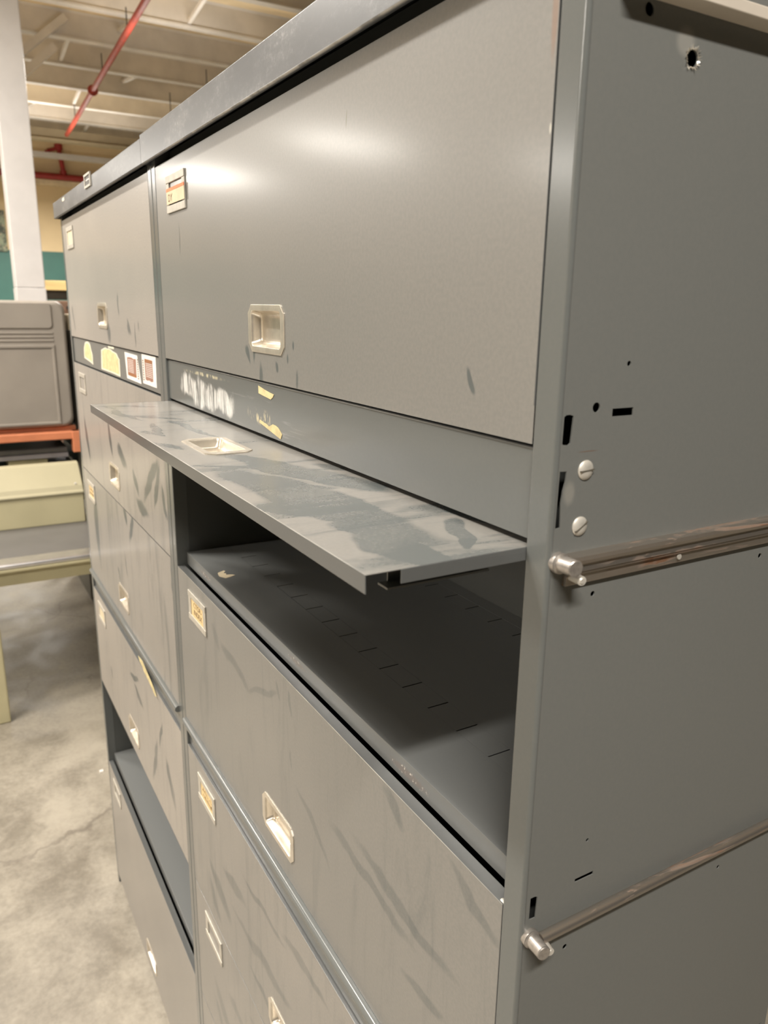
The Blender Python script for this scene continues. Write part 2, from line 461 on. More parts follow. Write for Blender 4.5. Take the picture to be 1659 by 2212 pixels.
def inner_shelf(parent, z):
    """pull-out shelf with two rows of divider slots and a folded front lip"""
    m = MB()
    x0, x1 = OL+.002, ORR-.001
    xs = [-.157-.0518*k for k in range(-2, 15)]
    xs = sorted(x for x in xs if x0+.02 < x < x1-.02)
    ys = (.0168, .0885, .1150, .2865, .3115, .3345)
    for i in (0, 2, 4):
        m.face([(x0,ys[i],z),(x1,ys[i],z),(x1,ys[i+1],z),(x0,ys[i+1],z)])
    for ya, yb in ((ys[1], ys[2]), (ys[3], ys[4])):
        c = x0
        for x in xs:
            m.face([(c,ya,z),(x-.0008,ya,z),(x-.0008,yb,z),(c,yb,z)]); c = x+.0008
        m.face([(c,ya,z),(x1,ya,z),(x1,yb,z),(c,yb,z)])
    m.face([(x0,ys[0],z),(x1,ys[0],z),(x1,ys[0],z-.0215),(x0,ys[0],z-.0215)])
    m.face([(x0,ys[0],z-.0215),(x1,ys[0],z-.0215),(x1,ys[0]+.012,z-.0215),(x0,ys[0]+.012,z-.0215)])
    m.face([(x0,ys[0],z),(x0,ys[0],z-.0215),(x0,ys[-1],z-.0215),(x0,ys[-1],z)])
    return m.build('pull_shelf', M_shelf, parent, solid=.0010, offset=-1, bevel=.0008)

def cabinet(name, xr, label, which):
    root = empty(name, (xr, 0, 0), label, 'filing cabinet', 'steel filing cabinets side by side')
    # ---- frame: corner posts
    for s in (0, 1):
        prof = [(-.0215, .022), (-.0215, .0012), (-.0207, .0004), (-.0197, 0)]
        for i in range(6):
            a = math.radians(90*i/5)
            prof.append((-.0028+.0028*math.sin(a), .0028-.0028*math.cos(a)))
        if s: prof = [(-W-x, y) for x, y in prof]
        MB().extrude_z(prof, .0, 1.985).build('corner_post', M_frame, root, solid=.001, offset=0, smooth=35)
    # ---- side panels
    holes = []
    if which == 'R':
        for y, z, r in ((.045,1.925,.0036),(.0833,1.9062,.0047),(.0301,1.705,.0031),(.0551,1.7312,.0017),(.0412,1.5803,.0019),
                        (.2188,1.5802,.0020),(.0587,1.3818,.0015),(.0452,1.2917,.0022),(.2246,1.2917,.0018)):
            holes.append(circ(y, z, r))
        holes += [rect(.0443,.0627,1.6985,1.7035), rect(.0494,.0682,1.3480,1.3512), rect(.322,.338,1.0555,1.0578), rect(.0496,.0680,1.0535,1.0556)]
        holes.append([(.0040,1.6838),(.0058,1.6831),(.0092,1.6828),(.0108,1.6840),(.0119,1.7006),(.0090,1.7016),(.0058,1.7015),(.0042,1.7004)])
        holes.append([(.0062,1.3342),(.0082,1.3335),(.0122,1.3333),(.0131,1.3510),(.0105,1.3523),(.0064,1.3523)])
        holes.append([(.0034,1.6300),(.0074,1.6304),(.0070,1.6390),(.0066,1.6460),(.0076,1.6540),(.0092,1.6600),(.0096,1.6664),(.0039,1.6668)])
    sp = MB().plate(rect(.0022, DEPTH, 0, 1.985), holes, lambda a, b: (0, a, b))
    sp.build('side_panel', M_side, root, solid=.0009, offset=0)
    MB().plate(rect(.0028, DEPTH, 0, 1.985), [], lambda a, b: (-W, a, b)).build('side_panel', M_side, root, solid=.001, offset=0)
    # ---- interior lining, back, floor, header, plinth
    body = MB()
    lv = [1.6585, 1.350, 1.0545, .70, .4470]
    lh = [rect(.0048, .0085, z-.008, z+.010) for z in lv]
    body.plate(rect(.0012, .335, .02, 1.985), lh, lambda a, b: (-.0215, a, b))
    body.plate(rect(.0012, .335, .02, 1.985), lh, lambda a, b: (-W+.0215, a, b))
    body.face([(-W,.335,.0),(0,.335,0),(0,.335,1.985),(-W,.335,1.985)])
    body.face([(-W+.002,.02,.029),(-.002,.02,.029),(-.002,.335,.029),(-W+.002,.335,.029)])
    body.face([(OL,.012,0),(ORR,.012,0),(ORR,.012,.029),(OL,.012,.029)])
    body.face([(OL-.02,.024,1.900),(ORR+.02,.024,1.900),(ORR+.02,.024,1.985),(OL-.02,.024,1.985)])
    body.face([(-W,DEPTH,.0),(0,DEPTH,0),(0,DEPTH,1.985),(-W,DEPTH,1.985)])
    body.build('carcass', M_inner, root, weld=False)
    # ---- top cap: folded sheet tray turned down over the carcass
    zt, zb, xa, xb = (2.0075, 1.9660, -W+.0006, .005) if which == 'R' else (2.0040, 1.9670, -W-.004, -.0008)
    c = MB()
    yf = -.0148 if which == 'R' else -.0138
    prof = [(DEPTH+.004, zt), (yf+.002, zt), (yf+.0006, zt-.0006), (yf, zt-.002), (yf, zb+.0015), (yf+.0006, zb+.0004), (yf+.0015, zb), (yf+.0055, zb)]
    c.extrude_x(prof, xa, xb)
    for x in (xa, xb):
        c.face([(x,yf,zb),(x,yf,zt),(x,DEPTH+.004,zt),(x,DEPTH+.004,zb)])
    cap = c.build('top_cap', M_cap, root, solid=.0010, offset=-1, smooth=40)
    if which == 'L':
        b = MB(); x0, z0 = -.468, 1.9845
        b.box(x0, x0+.064, yf-.0030, yf, z0, z0+.004, 0); b.box(x0, x0+.064, yf-.0030, yf, z0+.0215, z0+.0255, 0)
        b.box(x0, x0+.006, yf-.0026, yf, z0+.004, z0+.0215, 0); b.box(x0+.058, x0+.064, yf-.0026, yf, z0+.004, z0+.0215, 0)
        b.box(x0+.006, x0+.058, yf-.0012, yf, z0+.004, z0+.0215, 1); b.box(x0+.014, x0+.048, yf-.0016, yf, z0+.013, z0+.015, 2)
        o = b.build('label_holder', [M_holder, M_dark, M_white], cap, weld=False)
        b = MB().box(-.775, -.745, yf-.0006, yf, 1.992, 1.999)
        b.build('tape_scrap', M_creamedge, cap)
    else:
        # pale trim strip and skirt along the end panel
        MB().extrude_y([(.0005,1.9300),(.0125,1.9312),(.0130,1.9375),(.0100,1.9385),(.0005,1.9385)], .020, DEPTH, closed=True, caps=True
            ).build('end_trim', flat('pale_trim', (.62, .56, .48), .5, 0, .06, 20), root, bevel=.0005)
    # ---- fascia between the first and second doors
    f = MB()
    f.extrude_x([(.016,.0612),(.0045,.0612),(.0030,.0600),(.0030,.0008),(.0040,0),(.016,0)], 0, DW)
    fa = f.build('fascia', M_fascia_scuffed if which == 'R' else M_fascia, root, solid=.001, offset=-1, smooth=40, loc=(OL, 0, 1.6170))
    # ---- half-round pull rail with its recessed channel
    r = MB()
    prof = [(.014, .0530), (.000, .0530)]
    for i in range(9):
        a = math.radians(90+180*i/8)
        prof.append((-.002+.0062*math.cos(a), .0468+.0062*math.sin(a)))
    prof += [(.0035, .0404), (.0045, .0390), (.0045, .001), (.0055, 0), (.014, 0)]
    r.extrude_x(prof, 0, DW, closed=True, caps=True)
    r.build('pull_rail', M_frame, root, smooth=40, loc=(OL, 0, .9925))
    # ---- doors
    K = which
    door('d', root, 1.6805, .2800, M_door[K+'1'], card='stripe' if K == 'R' else 'blank')
    if K == 'R':
        d = door('d', root, 0, .2790, M_door['R2'], loc=(OL, -.1195, 1.6127), rot=(-PI/2, 0, 0), holder=False)
        MB().box(.855, .867, .0168, .0182, .0235, .1020).box(.855, .8562, .0110, .0175, .030, .1020).build('slide_bar', M_frame, d, weld=False)
        for u, v in ((.030, .020), (.515, .075)):
            MB().cyl((u,.0125,v), (u,.0205,v), .006, seg=16).build('rubber_stop', M_black, d, weld=False)
        inner_shelf(root, 1.3550)
        door('d', root, 1.0460, .2865, M_door['R3'], card=('CTOR-', 'INDEX'))
        door('d', root, .7015, .2900, M_door['R4'], card=(None, None))
        door('d', root, .4345, .2650, M_door['R5'])
        door('d', root, .0300, .4020, M_door['R5'])
    else:
        door('d', root, 1.3360, .2785, M_door['L2'])
        door('d', root, 1.0460, .2880, M_door['L3'], card=(None, None))
        door('d', root, .7015, .2900, M_door['L4'], card='blank')
        d = door('d', root, 0, .2600, M_door['L6'], loc=(OL, .004, .6985), rot=(-PI/2, 0, 0), holder=False)
        inner_shelf(root, .4550)
        door('d', root, .0300, .4020, M_door['L6'], card=None)
    return root, fa

cabR, faR = cabinet('filing_cabinet', 0.0, 'grey steel filing cabinet in front, its second door flipped up over an open shelf', 'R')
cabL, faL = cabinet('filing_cabinet', -W-.0012, 'grey steel filing cabinet farther back, with paper labels stuck on its fascia', 'L')

# ---- paper left on the fascias (flat on the sheet, a third of a millimetre thick)
def paper(name, pts, mats, parent, inner=None, y=.0028, th=.0004):
    m = MB()
    def slab(p, y0, y1, mi):
        m.face([(a, y1, b) for a, b in p], mi)
        for i in range(len(p)):
            (a, b), (c, d) = p[i], p[(i+1) % len(p)]
            m.face([(a,y0,b),(c,y0,d),(c,y1,d),(a,y1,b)], mi)
    slab(pts, y, y-th, 0)
    if inner: slab(inner, y-th, y-th-.0002, 1)
    return m, (lambda: m.build(name, mats, parent, weld=False))

def wobble(pts, amp, n=5):
    out = []
    for i in range(len(pts)):
        a, b = Vector(pts[i]), Vector(pts[(i+1) % len(pts)])
        for k in range(n):
            p = a.lerp(b, k/n)
            out.append((p.x+random.uniform(-amp, amp), p.y+random.uniform(-amp, amp)))
    return out
def shrink(pts, k):
    cx = sum(p[0] for p in pts)/len(pts); cz = sum(p[1] for p in pts)/len(pts)
    return [(cx+(x-cx)*k, cz+(z-cz)*k) for x, z in pts]

# left fascia: local x from the opening's left edge, z from the fascia's foot
u0 = 1.8285
def U(x): return x+u0
p = wobble([(.150,.018),(.262,.009),(.262,.030),(.235,.056),(.205,.060),(.170,.052),(.152,.036)], .0015, 3)
paper('tape_residue', p, [M_creamedge, M_cream], faL, shrink(p, .80))[1]()
p = wobble([(.362,.006),(.560,.005),(.560,.038),(.535,.048),(.480,.054),(.420,.055),(.372,.047)], .0012, 3)
paper('tape_residue', p, [M_creamedge, M_cream], faL, shrink(p, .88))[1]()
p = wobble([(.455,.0565),(.515,.0555),(.512,.0600),(.455,.0605)], .0008, 2)
paper('tape_residue', p, [M_creamedge], faL)[1]()
for (xa, xb, za, zb, up) in ((.612,.725,.0065,.0560,False),(.752,.848,.0085,.0605,True)):
    m, fin = paper('paper_label', [(xa,za),(xb,za),(xb+.004,zb),(xa,zb)] if up else [(xa+.008,za),(xb+.012,za-.001),(xb-.008,zb-.001),(xa,zb)], [M_white, M_brown, M_rust, M_ink], faL,
                   wobble([(xa+.020,za+.008),(xb-.022,za+.008),(xb-.020,zb-.008),(xa+.020,zb-.008)], .0010, 4))
    y = .0028-.0004-.0003
    zz = (zb-.0135, zb-.0075) if up else (za+.0075, za+.0125)
    m.box(xa+.022, xb-.024, y-.0002, y+.0001, zz[0], zz[1], 2)
    xm = xa+.006 if up else xb-.010
    for i in range(9):     # little upright print along one edge
        m.box(xm, xm+.005, y-.0001, y+.0002, za+.006+i*.0042, za+.0085+i*.0042, 3)
    for i in range(5):
        for k in range(8):
            m.box(xa+.030+i*.009, xa+.0345+i*.009, y-.00015, y+.0001, za+.014+k*.0032, za+.0155+k*.0032, 0)
    fin()
# right fascia: two scraps of cream paper
paper('paper_scrap', wobble([(.398,.0475),(.436,.0440),(.442,.0480),(.445,.0505),(.398,.0560)], .0006, 3), [M_cream], faR)[1]()
paper('paper_scrap', wobble([(.398,.0135),(.462,.0030),(.466,.0085),(.455,.0150),(.440,.0170),(.428,.0130),(.412,.0155),(.400,.0165)], .0005, 2), [M_cream], faR)[1]()
# torn yellow tape hanging on the left cabinet's channel
t_ = MB()
pts = [(.560,.018),(.600,.022),(.625,.016),(.655,.010),(.690,.002),(.712,-.010),(.700,-.0125),(.672,-.006),(.640,-.001),(.610,.002),(.596,.008),(.572,.010)]
t_.face([(a,-.0030,b) for a, b in pts])
t_.build('torn_tape', M_cream, cabL, solid=.0006, loc=(OL, 0, .9945))

m = MB()
sc = [(-.781,.041),(-.774,.029),(-.766,.027),(-.757,.026),(-.745,.032),(-.747,.040),(-.752,.050),(-.757,.047),(-.760,.038),(-.766,.040),(-.770,.037),(-.776,.042)]
m.face([(a, b, 1.3553) for a, b in sc])
m.build('paper_scrap', M_paper, cabR, solid=.0004)
MB().cyl((ORR-.004,.0030,1.3312), (ORR+.002,.0030,1.3312), .0022, seg=14).build('pivot_pin', M_screw, cabR)
# ---- fittings on the exposed end panel
for z in (1.6125, 1.3240):
    if z > 1.5:
        prof = [(.0004,.0000),(.0055,.0000),(.0085,-.0010),(.0098,-.0032),(.0090,-.0056),(.0072,-.0066),(.0070,-.0085),(.0076,-.0112),(.0066,-.0120),
                (.0066,-.0130),(.0042,-.0150),(.0040,-.0200),(.0036,-.0213),(.0004,-.0213)]
    else:
        prof = [(.0064+.0043*math.cos(2*PI*i/24), -.0047+.0043*math.sin(2*PI*i/24)) for i in range(24)]
    r = MB().extrude_y(prof, .0128, DEPTH-.002, closed=True, caps=True)
    ro = r.build('slide_rail', M_rail, cabR, smooth=35, loc=(0, 0, z))
    k = MB()
    k.cyl((0,.0075,-.0048), (.0045,.0072,-.0046), .0070, .0070, seg=28)
    k.cyl((.0045,.0072,-.0046), (.0055,.0072,-.0046), .0070, .0056, seg=28, caps=False)
    k.cyl((.0055,.0072,-.0046), (.0190,.0053,-.0032), .0057, .0053, seg=28)
    k.cyl((.0190,.0053,-.0032), (.0196,.0052,-.0032), .0053, .0047, seg=28)
    k.build('pin', flat('pin_steel', (.40, .37, .34), .36, .7, .15, 200), ro, smooth=35, weld=False)
    ez = -.0105 if z > 1.5 else -.0060
    s = MB().cyl((.004,.0172,ez-.0040), (.0160,.0146,ez-.0032), .0032, .0031, seg=20).cyl((.016,.0146,ez-.0032), (.0168,.0145,ez-.0032), .0024, .0017, seg=20)
    s.build('end_screw', M_screw, ro, smooth=35, weld=False)
    for yy in ((.118,) if z > 1.5 else ()):
        MB().cyl((.0046,yy,-.0165), (.0056,yy,-.0165), .0020, seg=14).build('rivet', M_screw, ro)
for (y, z, ang) in ((.0251,1.6660,4), (.0239,1.6295,32)):
    s = MB()
    n = 28
    loops = []
    for (x, rr) in ((.0002,.0062),(.0010,.0064),(.0018,.0056),(.0025,.0040),(.0028,.0020)):
        loops.append([(x, rr*math.cos(2*PI*i/n), rr*math.sin(2*PI*i/n)) for i in range(n)])
    s.loft(loops, 0)
    R = Matrix.Rotation(math.radians(ang), 3, 'X')
    s.obox(R @ Vector((.0020,0,0)), (.0022,.0112,.0008), R, 1)
    s.build('screw_head', [M_screw, flat('slot_shadow_grime', (.10,.09,.07), .6)], cabR, smooth=40, weld=False, loc=(0, y, z))
# torn metal lip round the punched hole
b = MB()
for i in range(26):
    a = 2*PI*i/26
    r0, r1 = .0048, .0048+random.uniform(.0006, .0024)*(2.0 if 0.6 < a < 1.7 else 1)
    x1 = random.uniform(.0008, .0026)
    da = .13
    pts = [(.0004, r0*math.cos(a-da), r0*math.sin(a-da)), (.0004, r0*math.cos(a+da), r0*math.sin(a+da)), (x1, r1*math.cos(a), r1*math.sin(a))]
    b.face(pts)
b.build('torn_edge', flat('bare_steel', (.8,.76,.68), .3, .8), cabR, solid=.0004, loc=(0, .0833, 1.9062))

# ------------------------------------------------------------------ building shell
XW = -15.0
def concrete():
    t = NT('polished_concrete')
    a = t.noise(.9, 6, .6, dist=.5); b = t.noise(5, 6, .65, dist=.3); c = t.noise(60, 3, .6)
    f = t.math('ADD', t.math('MULTIPLY', a, .45), t.math('ADD', t.math('MULTIPLY', b, .4), t.math('MULTIPLY', c, .15)))
    col = t.mix(t.ramp(f, .36, .62), (.175, .155, .125), (.37, .335, .275))
    v = t.n.new('ShaderNodeTexVoronoi'); v.feature = 'DISTANCE_TO_EDGE'; v.inputs['Scale'].default_value = .8
    wv = t.vmath('ADD', t.obj, t.vmath('SCALE', t.noise(2.2, 5, color=True), None))
    wv.node.inputs[1].links[0].from_node.inputs['Scale'].default_value = .35
    t.link(wv, v.inputs['Vector'])
    crack = t.math('MULTIPLY', t.ramp(v.outputs['Distance'], .006, .0), t.ramp(t.noise(1.1, 3), .45, .6))
    col = t.mix(t.math('MULTIPLY', crack, .6), col, (.13, .11, .09))
    st = t.math('MULTIPLY', t.ramp(t.noise(7, 5, .7, dist=1.2), .60, .72), .5)
    col = t.mix(st, col, (.20, .175, .14))
    t.color(col); t.rough(t.ramp(b, .3, .7, .38, .6)); t.bump(c, .08, .002)
    return t.m
fl = MB().box(XW-.2, 6, -9, 9, -.12, 0).build('floor', concrete()); struct(fl)
M_wallc = flat('cream_wall', (.70, .55, .33), .75, 0, .05, 1.5)
M_deck = flat('roof_deck', (.80, .66, .44), .85, 0, .22, 3, (1, .25, 1))
M_joist = flat('joist_paint', (.62, .575, .52), .7, 0, .10, 2.5)
M_girder = flat('girder_paint', (.42, .34, .22), .7, 0, .10, 2.5)
M_red = flat('red_pipe_paint', (.38, .055, .035), .42, 0, .15, 14)
M_redfar = flat('red_main_paint', (.30, .022, .018), .45, 0, .12, 8)
struct(MB().box(XW-.2, XW, -9, 9, 0, 5.2).build('wall_back', M_wallc))
struct(MB().box(6, 6.2, -9, 9, 0, 5.2).build('wall_front', flat('far_wall_grey', (.04, .038, .034), .8)))
struct(MB().box(XW-.2, 6.2, -9.2, -9, 0, 5.2).build('wall_left', flat('side_wall_cream', (.52, .46, .36), .8)))
struct(MB().box(XW-.2, 6.2, 9, 9.2, 0, 5.2).build('wall_right', flat('side_wall_buff', (.25, .22, .17), .8)))
struct(MB().box(XW, XW+.012, -9, 9, 0, 2.637).build('trim_1', flat('teal_wall_band', (.040, .135, .112), .55, 0, .06, 3)))
struct(MB().box(XW, XW+.10, -9, 9, 3.724, 3.812).build('trim_2', flat('cream_ledge', (.72, .60, .40), .7)))
cl = struct(MB().box(XW-.2, 6.2, -9, 9, 4.66, 4.80).build('ceiling', M_deck))
for k in range(-1, 16):
    x = -13.05+k*1.0
    if x > 3: break
    # channel-shaped joist: web with lower and upper flange
    j = MB()
    j.extrude_y([(x+.050,4.40),(x+.050,4.418),(x+.035,4.424),(x+.035,4.64),(x+.05,4.66),(x-.05,4.66),(x-.035,4.64),(x-.035,4.424),(x-.050,4.418),(x-.050,4.40)],
                -8.95, 8.95, closed=True, caps=True)
    jo = j.build('joist', M_joist, cl)
    for y in (-5.5, -2.6, 1.35+.45*(k % 3), 4.4, 7.0):      # bridging angles between the joists
        MB().obox((x+.5, y, 4.50), (1.0, .035, .035), Matrix.Rotation(.12*(-1)**k, 3, 'Y')).build('bridging', M_joist, jo)
MB().extrude_y([(-13.60,4.22),(-13.60,4.25),(-13.69,4.26),(-13.69,4.40),(-13.71,4.40),(-13.71,4.26),(-13.80,4.25),(-13.80,4.22)], -8.9, 8.9, closed=True, caps=True).build('girder', M_girder, cl)
MB().box(-14.52, -14.40, -8.9, 8.9, 4.09, 4.17).build('girder', M_joist, cl)
for (a, b) in (((1.262, 4.581), (.80, 4.18)), ((1.138, 4.30), (.80, 3.98))):
    A, B = Vector((-9, a[0], a[1])), Vector((-9, b[0], b[1]))
    d = B-A
    R = Matrix.Rotation(math.atan2(d.z, d.y), 3, 'X')
    MB().obox((A+B)/2, (.10, d.length, .07), R).build('brace', M_joist, cl)
for (x, y) in ((-10.53, 2.73), (-9.29, 2.82)):
    MB().cyl((x, y, 4.40), (x, y, 3.75), .006, seg=6).build('hanger_wire', M_black, cl)

# white steel column
col_ = empty('steel_column', (-6.1, .37, 0), 'white painted square steel column rising beside the grey moulded case', 'column')
M_colw = flat('white_column_paint', (.82, .80, .795), .42, 0, .035, 6)
MB().box(-.10, .10, -.100, .095, 1.868, 4.40).build('shaft', M_colw, col_, bevel=.006)
MB().box(-.104, .104, -.103, .099, 0, 1.866).build('lower_sleeve', M_colw, col_, bevel=.006)

# sprinkler pipes
def pipe_thing(name, label, pts, r, mat, couplings=(), cat='pipe'):
    A, B = Vector(pts[0]), Vector(pts[1])
    root = empty(name, A, label, cat)
    MB().cyl((0,0,0), B-A, r, seg=20).build('pipe_run', mat, root, smooth=40)
    d = (B-A).normalized()
    for t in couplings:
        c = (B-A)*t
        MB().cyl(c-d*.045, c+d*.045, r*1.35, seg=20).cyl(c-d*.012, c+d*.012, r*2.0, seg=20).build('coupling', mat, root, smooth=40, weld=False)
    return root
A, B = Vector((-12.95, 1.824, 4.2)), Vector((-2.0, 1.346, 4.2))
pp = pipe_thing('sprinkler_pipe', 'thin red sprinkler pipe hanging below the ceiling joists', (A, B), .030, M_red, ((12.95-10.12)/10.95,))
for t in (.10, .33, .47, .66, .85):
    c = (B-A)*t
    MB().cyl(c+Vector((0,0,.02)), c+Vector((0,0,.20)), .006, seg=6).build('hanger_rod', M_black, pp)
main = empty('sprinkler_main', (XW+.12, 1.6, 3.87), 'dark red sprinkler main running along the far wall above a cream ledge', 'pipe')
MB().cyl((0,-9.5,0), (0,6.5,0), .052, seg=20).build('pipe_run', M_redfar, main, smooth=40)
MB().cyl((0,.44,0), (0,.38,.52), .040, seg=16).cyl((0,.43,.05), (0,.425,.10), .058, seg=16).cyl((0,.385,.43), (0,.38,.52), .066, seg=16).build('riser', M_redfar, main, smooth=40, weld=False)
MB().cyl((0,.385,.46), (.02,.20,.40), .030, seg=12).cyl((.02,.20,.40), (.02,.20,.30), .045, seg=12).build('valve', M_redfar, main, smooth=40, weld=False)

# picture on the far wall
def mottled():
    t = NT('mottled_leaf_print')
    n = t.noise(9, 5, .7); k = t.noise(26, 3)
    col = t.mix(t.ramp(n, .38, .6), (.035, .045, .03), (.22, .26, .17))
    t.color(t.mix(t.math('MULTIPLY', t.ramp(k, .55, .65), .7), col, (.42, .33, .22))); t.rough(.6)
    return t.m
tag(MB().box(XW+.012, XW+.05, .10, 1.035, 2.60, 3.27).build('wall_hanging', mottled(), bevel=.004), 'dark leafy wall hanging left of the white column', 'picture')

# ------------------------------------------------------------------ things beyond the cabinets
# orange storage rack
rk = empty('storage_rack', (-4.5, -.3, 0), 'orange storage rack beam carrying the grey moulded case', 'rack')
M_or = flat('orange_rack_paint', (.72, .26, .13), .42, 0, .08, 8)
rk_o = Vector(rk.location)
def R_(x0, x1, y0, y1, z0, z1): return (x0-rk_o.x, x1-rk_o.x, y0-rk_o.y, y1-rk_o.y, z0-rk_o.z, z1-rk_o.z)
MB().box(*R_(-4.262, -4.200, -1.6, .352, 1.030, 1.0745)).box(*R_(-4.30, -4.262, -1.6, .340, 1.030, 1.098)).build('beam', M_or, rk, bevel=.006, weld=False)
MB().box(*R_(-4.262, -4.196, .308, .352, .955, 1.0745)).build('beam_bracket', M_or, rk, bevel=.004)
MB().box(*R_(-5.05, -5.00, -1.6, .352, 1.030, 1.098)).build('beam', M_or, rk, bevel=.006)
M_dkrack = flat('dark_rack_steel', (.035, .035, .033), .5)
MB().box(*R_(-5.05, -5.00, .300, .340, 0, 1.030)).build('upright', M_dkrack, rk)
MB().box(*R_(-5.00, -4.30, .305, .340, .985, 1.030)).build('side_arm', M_dkrack, rk)
for x in (-4.30, -5.05):
    MB().box(*R_(x, x+.05, -1.6, -1.55, 0, 1.030)).build('upright', M_dkrack, rk)
MB().box(*R_(-5.05, -4.30, -1.6, .335, .840, .855)).build('lower_deck', M_dkrack, rk)
MB().box(*R_(-5.00, -4.30, -1.6, .335, 1.085, 1.098)).build('deck_panel', M_dkrack, rk)

# grey moulded case: stepped shell with three grooves and a raised field
def case():
    m = MB()
    x0, x1, y0, y1, z0, z1 = -4.95, -4.215, -1.25, .3315, 1.098, 1.773
    cz, cy = (z0+z1)/2, (y0+y1)/2
    hy, hz = (y1-y0)/2, (z1-z0)/2
    def L(x, k, r): return [(x, cy+a, cz+b) for a, b in rrect(hy-k, hz-k, r, 5)]
    m.loft([L(x0, .02, .04), L(x0+.02, 0, .05), L(x1-.035, 0, .05), L(x1-.012, .006, .05), L(x1, .022, .045)], cap0=True, cap1=True)
    o = m.build('moulded_case', flat('grey_moulded_plastic', (.34, .305, .265), .5, 0, .06, 4), smooth=45)
    tag(o, 'grey moulded plastic case with grooves, standing on the orange rack beam', 'case')
    mt = o.data.materials[0]
    f = MB()
    yR = .262
    def pad(za, zb, xo, ya=-1.20, yb=yR):
        c, h = (za+zb)/2, (zb-za)/2
        cc, hh = (ya+yb)/2, (yb-ya)/2
        def L(x, k): return [(x, cc+a, c+b) for a, b in rrect(hh-k, h-k, min(.02, h*.6), 4)]
        f.loft([L(x1-.002, 0), L(x1+xo*.6, .002), L(x1+xo, .007)], cap1=True)
    pad(1.628, 1.765, .010)
    for za in (1.605, 1.585, 1.565): pad(za-.006, za+.006, .006)
    f.build('upper_panel', mt, o, smooth=45, weld=False)
    g = MB()
    def rim(y_a, y_b, za, zb):
        g.box(x1-.002, x1+.008, y_a, y_b, za, zb)
    rim(-1.20, yR, 1.530, 1.546); rim(yR-.016, yR, 1.13, 1.530); rim(-1.20, yR, 1.115, 1.131)
    g.build('field_rim', mt, o, bevel=.006, seg=3)
case()

# boards stored on the rack's lower deck, and a pale box between them
M_brd = flat('grey_shelf_board', (.20, .20, .19), .4, .3, .1, 10)
for i, (z, y1, mt, lab) in enumerate(((.944, .318, M_brd, 'dark grey steel board, upper of the two under the orange beam'),
                                      (.9135, .322, flat('light_grey_board', (.46, .45, .47), .38, .3, .08, 10), 'light grey steel board, lower of the two under the orange beam'))):
    b = MB()
    b.extrude_y([(-4.95,z),(-4.31,z),(-4.30,z+.003),(-4.30,z+.026),(-4.31,z+.029),(-4.95,z+.029)], -1.3, y1-.03, closed=True, caps=True)
    tag(b.build('shelf_board', mt), lab, 'board', 'steel boards stored under the orange beam')
tag(MB().box(-4.85, -4.32, -.02, .185, .8555, .913).build('storage_box', flat('pale_olive_box', (.42, .38, .22), .6), bevel=.008), 'pale olive box lying below the light grey board', 'box')

# dark cabinet with a small cream carton on it
dc = empty('dark_cabinet', (-4.6, .75, 0), 'dark metal cabinet standing beside the grey moulded case', 'cabinet')
M_dc = flat('dark_olive_metal', (.060, .055, .040), .45)
MB().box(-.30, .30, -.402, .40, .03, 1.618).build('carcass', M_dc, dc, bevel=.004)
MB().box(.30, .318, -.395, .395, .05, 1.60).build('front_panel', M_dc, dc, bevel=.004)
MB().box(-.29, .29, -.39, .39, 0, .03).build('plinth', M_dkrack, dc)
ct = MB().box(-4.55, -4.30, .352, .62, 1.618, 1.702).build('carton', flat('cream_carton', (.74, .66, .50), .8, 0, .2, 18), bevel=.003)
tag(ct, 'small cream carton on top of the dark cabinet', 'box')
MB().box(.245, .252, -.10, .10, .03, .05).build('carton_label', M_rust, ct, loc=(-4.55, .485, 1.618))

# pale green table with grey top
tb = empty('work_table', (-3.53, .45, 0), 'pale green steel table with grey top and bright metal edge', 'table')
M_grn = flat('pale_green_enamel', (.52, .475, .30), .45, 0, .05, 5)
tx = lambda x: x+3.53
ty = lambda y: y-.45
TZ = .722
MB().box(tx(-4.02), tx(-3.10), ty(-.95), ty(1.22), TZ-.024, TZ).build('table_top', flat('grey_linoleum', (.125, .12, .117), .40, 0, .05, 9), tb, bevel=.002)  # unseen left overhang added to shade the floor underneath
pr = []
for i in range(9):
    a = math.radians(90-180*i/8)
    pr.append((tx(-3.012)+.010*math.cos(a)-.010, TZ-.012+.012*math.sin(a)))
pr += [(tx(-3.10), TZ-.024), (tx(-3.10), TZ)]
MB().extrude_y(pr, ty(-.95), ty(1.22), closed=True, caps=True).build('metal_edging', flat('bright_edging', (.70, .69, .70), .28, .9, .06, 20), tb, smooth=40)
MB().box(tx(-4.0), tx(-3.014), ty(-.945), ty(1.21), TZ-.038, TZ-.024).build('top_rim', M_grn, tb, bevel=.003)
MB().box(tx(-3.95), tx(-3.055), ty(-.24), ty(1.17), .615, TZ-.038).build('apron', M_grn, tb, bevel=.003)
for x in (-3.07, -3.93):
    for y in (-.232, 1.16):
        MB().extrude_z([(x+3.53-.028, y-.45-.028), (x+3.53+.028, y-.45-.028), (x+3.53+.028, y-.45+.028), (x+3.53-.028, y-.45+.028)], 0, .64, closed=True, caps=True
            ).build('leg', M_grn, tb, bevel=.006)
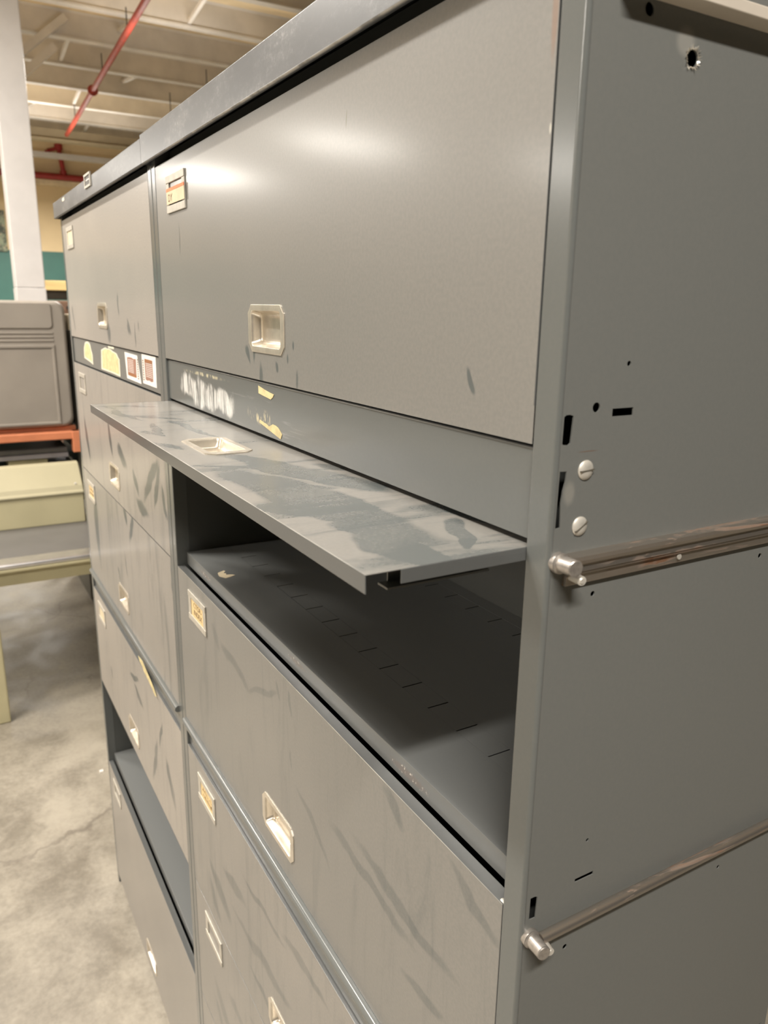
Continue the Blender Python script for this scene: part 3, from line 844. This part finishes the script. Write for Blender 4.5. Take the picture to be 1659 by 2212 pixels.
# pale green machine cover on the table
bx = empty('equipment_cover', (-3.63, -.02, TZ), 'pale green metal cover with sloping upper face, on the grey table top', 'cover')
bo = Vector(bx.location)
def shell(prof, y0, y1, nm, mt):
    m = MB().extrude_y([(x-bo.x, z-bo.z) for x, z in prof], y0-bo.y, y1-bo.y, closed=True, caps=True)
    return m.build(nm, mt, bx, bevel=.004, seg=3)
shell([(-3.70,TZ),(-3.555,TZ),(-3.555,.868),(-3.70,.868)], -.80, .2455, 'body', M_grn)
shell([(-3.705,.868),(-3.546,.868),(-3.546,.876),(-3.556,.886),(-3.566,.905),(-3.655,.997),(-3.668,1.002),(-3.705,1.002)], -.805, .248, 'lid', flat('pale_green_lid', (.42, .385, .26), .42, 0, .04, 5))
MB().cyl((-3.58-bo.x,.215-bo.y,.905-bo.z), (-3.572-bo.x,.215-bo.y,.915-bo.z), .006, seg=14).build('lid_stud', M_screw, bx)

# wooden shelf stand far behind
ws = empty('wooden_shelf', (-8.25, 1.15, 0), 'pale wooden shelf board on a dark stand behind the white column', 'shelf')
M_wood = flat('pale_pine', (.80, .58, .26), .6, 0, .10, 6, (1, .2, 3))
MB().box(-.25, .25, -.60, .60, 1.882, 1.972).build('top_board', M_wood, ws, bevel=.004)
MB().box(-.24, .20, -.58, .58, 1.795, 1.882).build('shade_block', flat('recess_shade', (.05, .042, .03), .7), ws)  # solid dark block stands in for the shade under the top board
M_bwood = flat('brown_planks', (.20, .115, .075), .6, 0, .2, 5, (1, .2, 4))
for z in (.0, .46, .92, 1.38): MB().box(-.24, .24, -.59, .59, z, z+.405).build('drawer_front', M_bwood, ws, bevel=.006)
for z in (.2, .66, 1.12, 1.72):
    MB().cyl((.24,-.24,z), (.275,-.24,z), .022, seg=14).build('knob', M_black, ws)

tag(MB().box(-2.482, -2.468, .058, .072, 0, .004).build('paper_fleck', M_white), 'tiny white paper fleck on the concrete floor', 'litter')

# ------------------------------------------------------------------ light and camera
def lamp(x, y, z, power, sx=1.2, sy=.32, col=(1, .83, .62), rotz=0.0):
    l = bpy.data.lights.new('fluorescent_tube', 'AREA'); l.shape = 'RECTANGLE'; l.size = sx; l.size_y = sy
    l.energy = power; l.color = col
    o = bpy.data.objects.new('fluorescent_tube', l); COL.objects.link(o); o.location = (x, y, z); o.rotation_euler = (0, 0, rotz)
    return o
WARM = (1.0, .943, .862)
def tube(x, y, z, down, up=0.0, side=0.0, length=1.2, turn=0.0):
    """a bare fluorescent strip: light down, up and (towards +x) sideways"""
    lamp(x, y, z, down, .14, length, WARM, turn)
    if up: lamp(x, y, z+.06, up, .14, length, WARM).rotation_euler = (PI, 0, 0)
    if side: lamp(x+.08, y, z+.02, side, .14, length, WARM).rotation_euler = (0, math.radians(-75), 0)
tube(1.35, -.86, 3.5, 140)
tube(-2.1, -1.4, 3.95, 180, 14, 0, 1.2, PI/2)
tube(-4.4, -1.5, 3.95, 150, 8, 0, 1.2, PI/2)
tube(-7.9, -4.0, 3.5, 100, 25, 12)
tube(-7.5, -6.8, 3.5, 120, 15, 16)
tube(-7.6, 1.9, 3.8, 200, 9)
tube(-1.2, -6.3, 3.9, 330, 20, 0, 2.4)  # added fill light out of view, brightens the open shelf
tube(-12.0, 1.2, 3.5, 330, 40, 0, 2.4)
tube(-11.5, -3.5, 3.6, 220, 30)
tube(-2.4, 4.5, 4.0, 50, 6)

w = bpy.data.worlds.new('world'); scene.world = w; w.use_nodes = True
w.node_tree.nodes['Background'].inputs[0].default_value = (1, .86, .68, 1)
w.node_tree.nodes['Background'].inputs[1].default_value = .03

cam = bpy.data.cameras.new('camera')
co = bpy.data.objects.new('camera', cam); COL.objects.link(co)
cam.sensor_fit = 'VERTICAL'; cam.sensor_height = 36; cam.sensor_width = 27; cam.lens = 1661/2212*36
cam.clip_start = .02; cam.clip_end = 100
Rm = Matrix(((.5000553, -.2291611, .8351227), (.8658706, .1160634, -.4866183), (.0145868, .9664442, .2564620)))
co.matrix_world = Matrix.Translation((.3468226, -.3226363, 1.7625435)) @ Rm.to_4x4()
cam.dof.use_dof = True; cam.dof.focus_distance = .75; cam.dof.aperture_fstop = 10
scene.camera = co

vs = scene.view_settings
vs.view_transform = 'Standard'; vs.look = 'None'; vs.gamma = 1.0; vs.exposure = -0.12
vs.use_curve_mapping = False
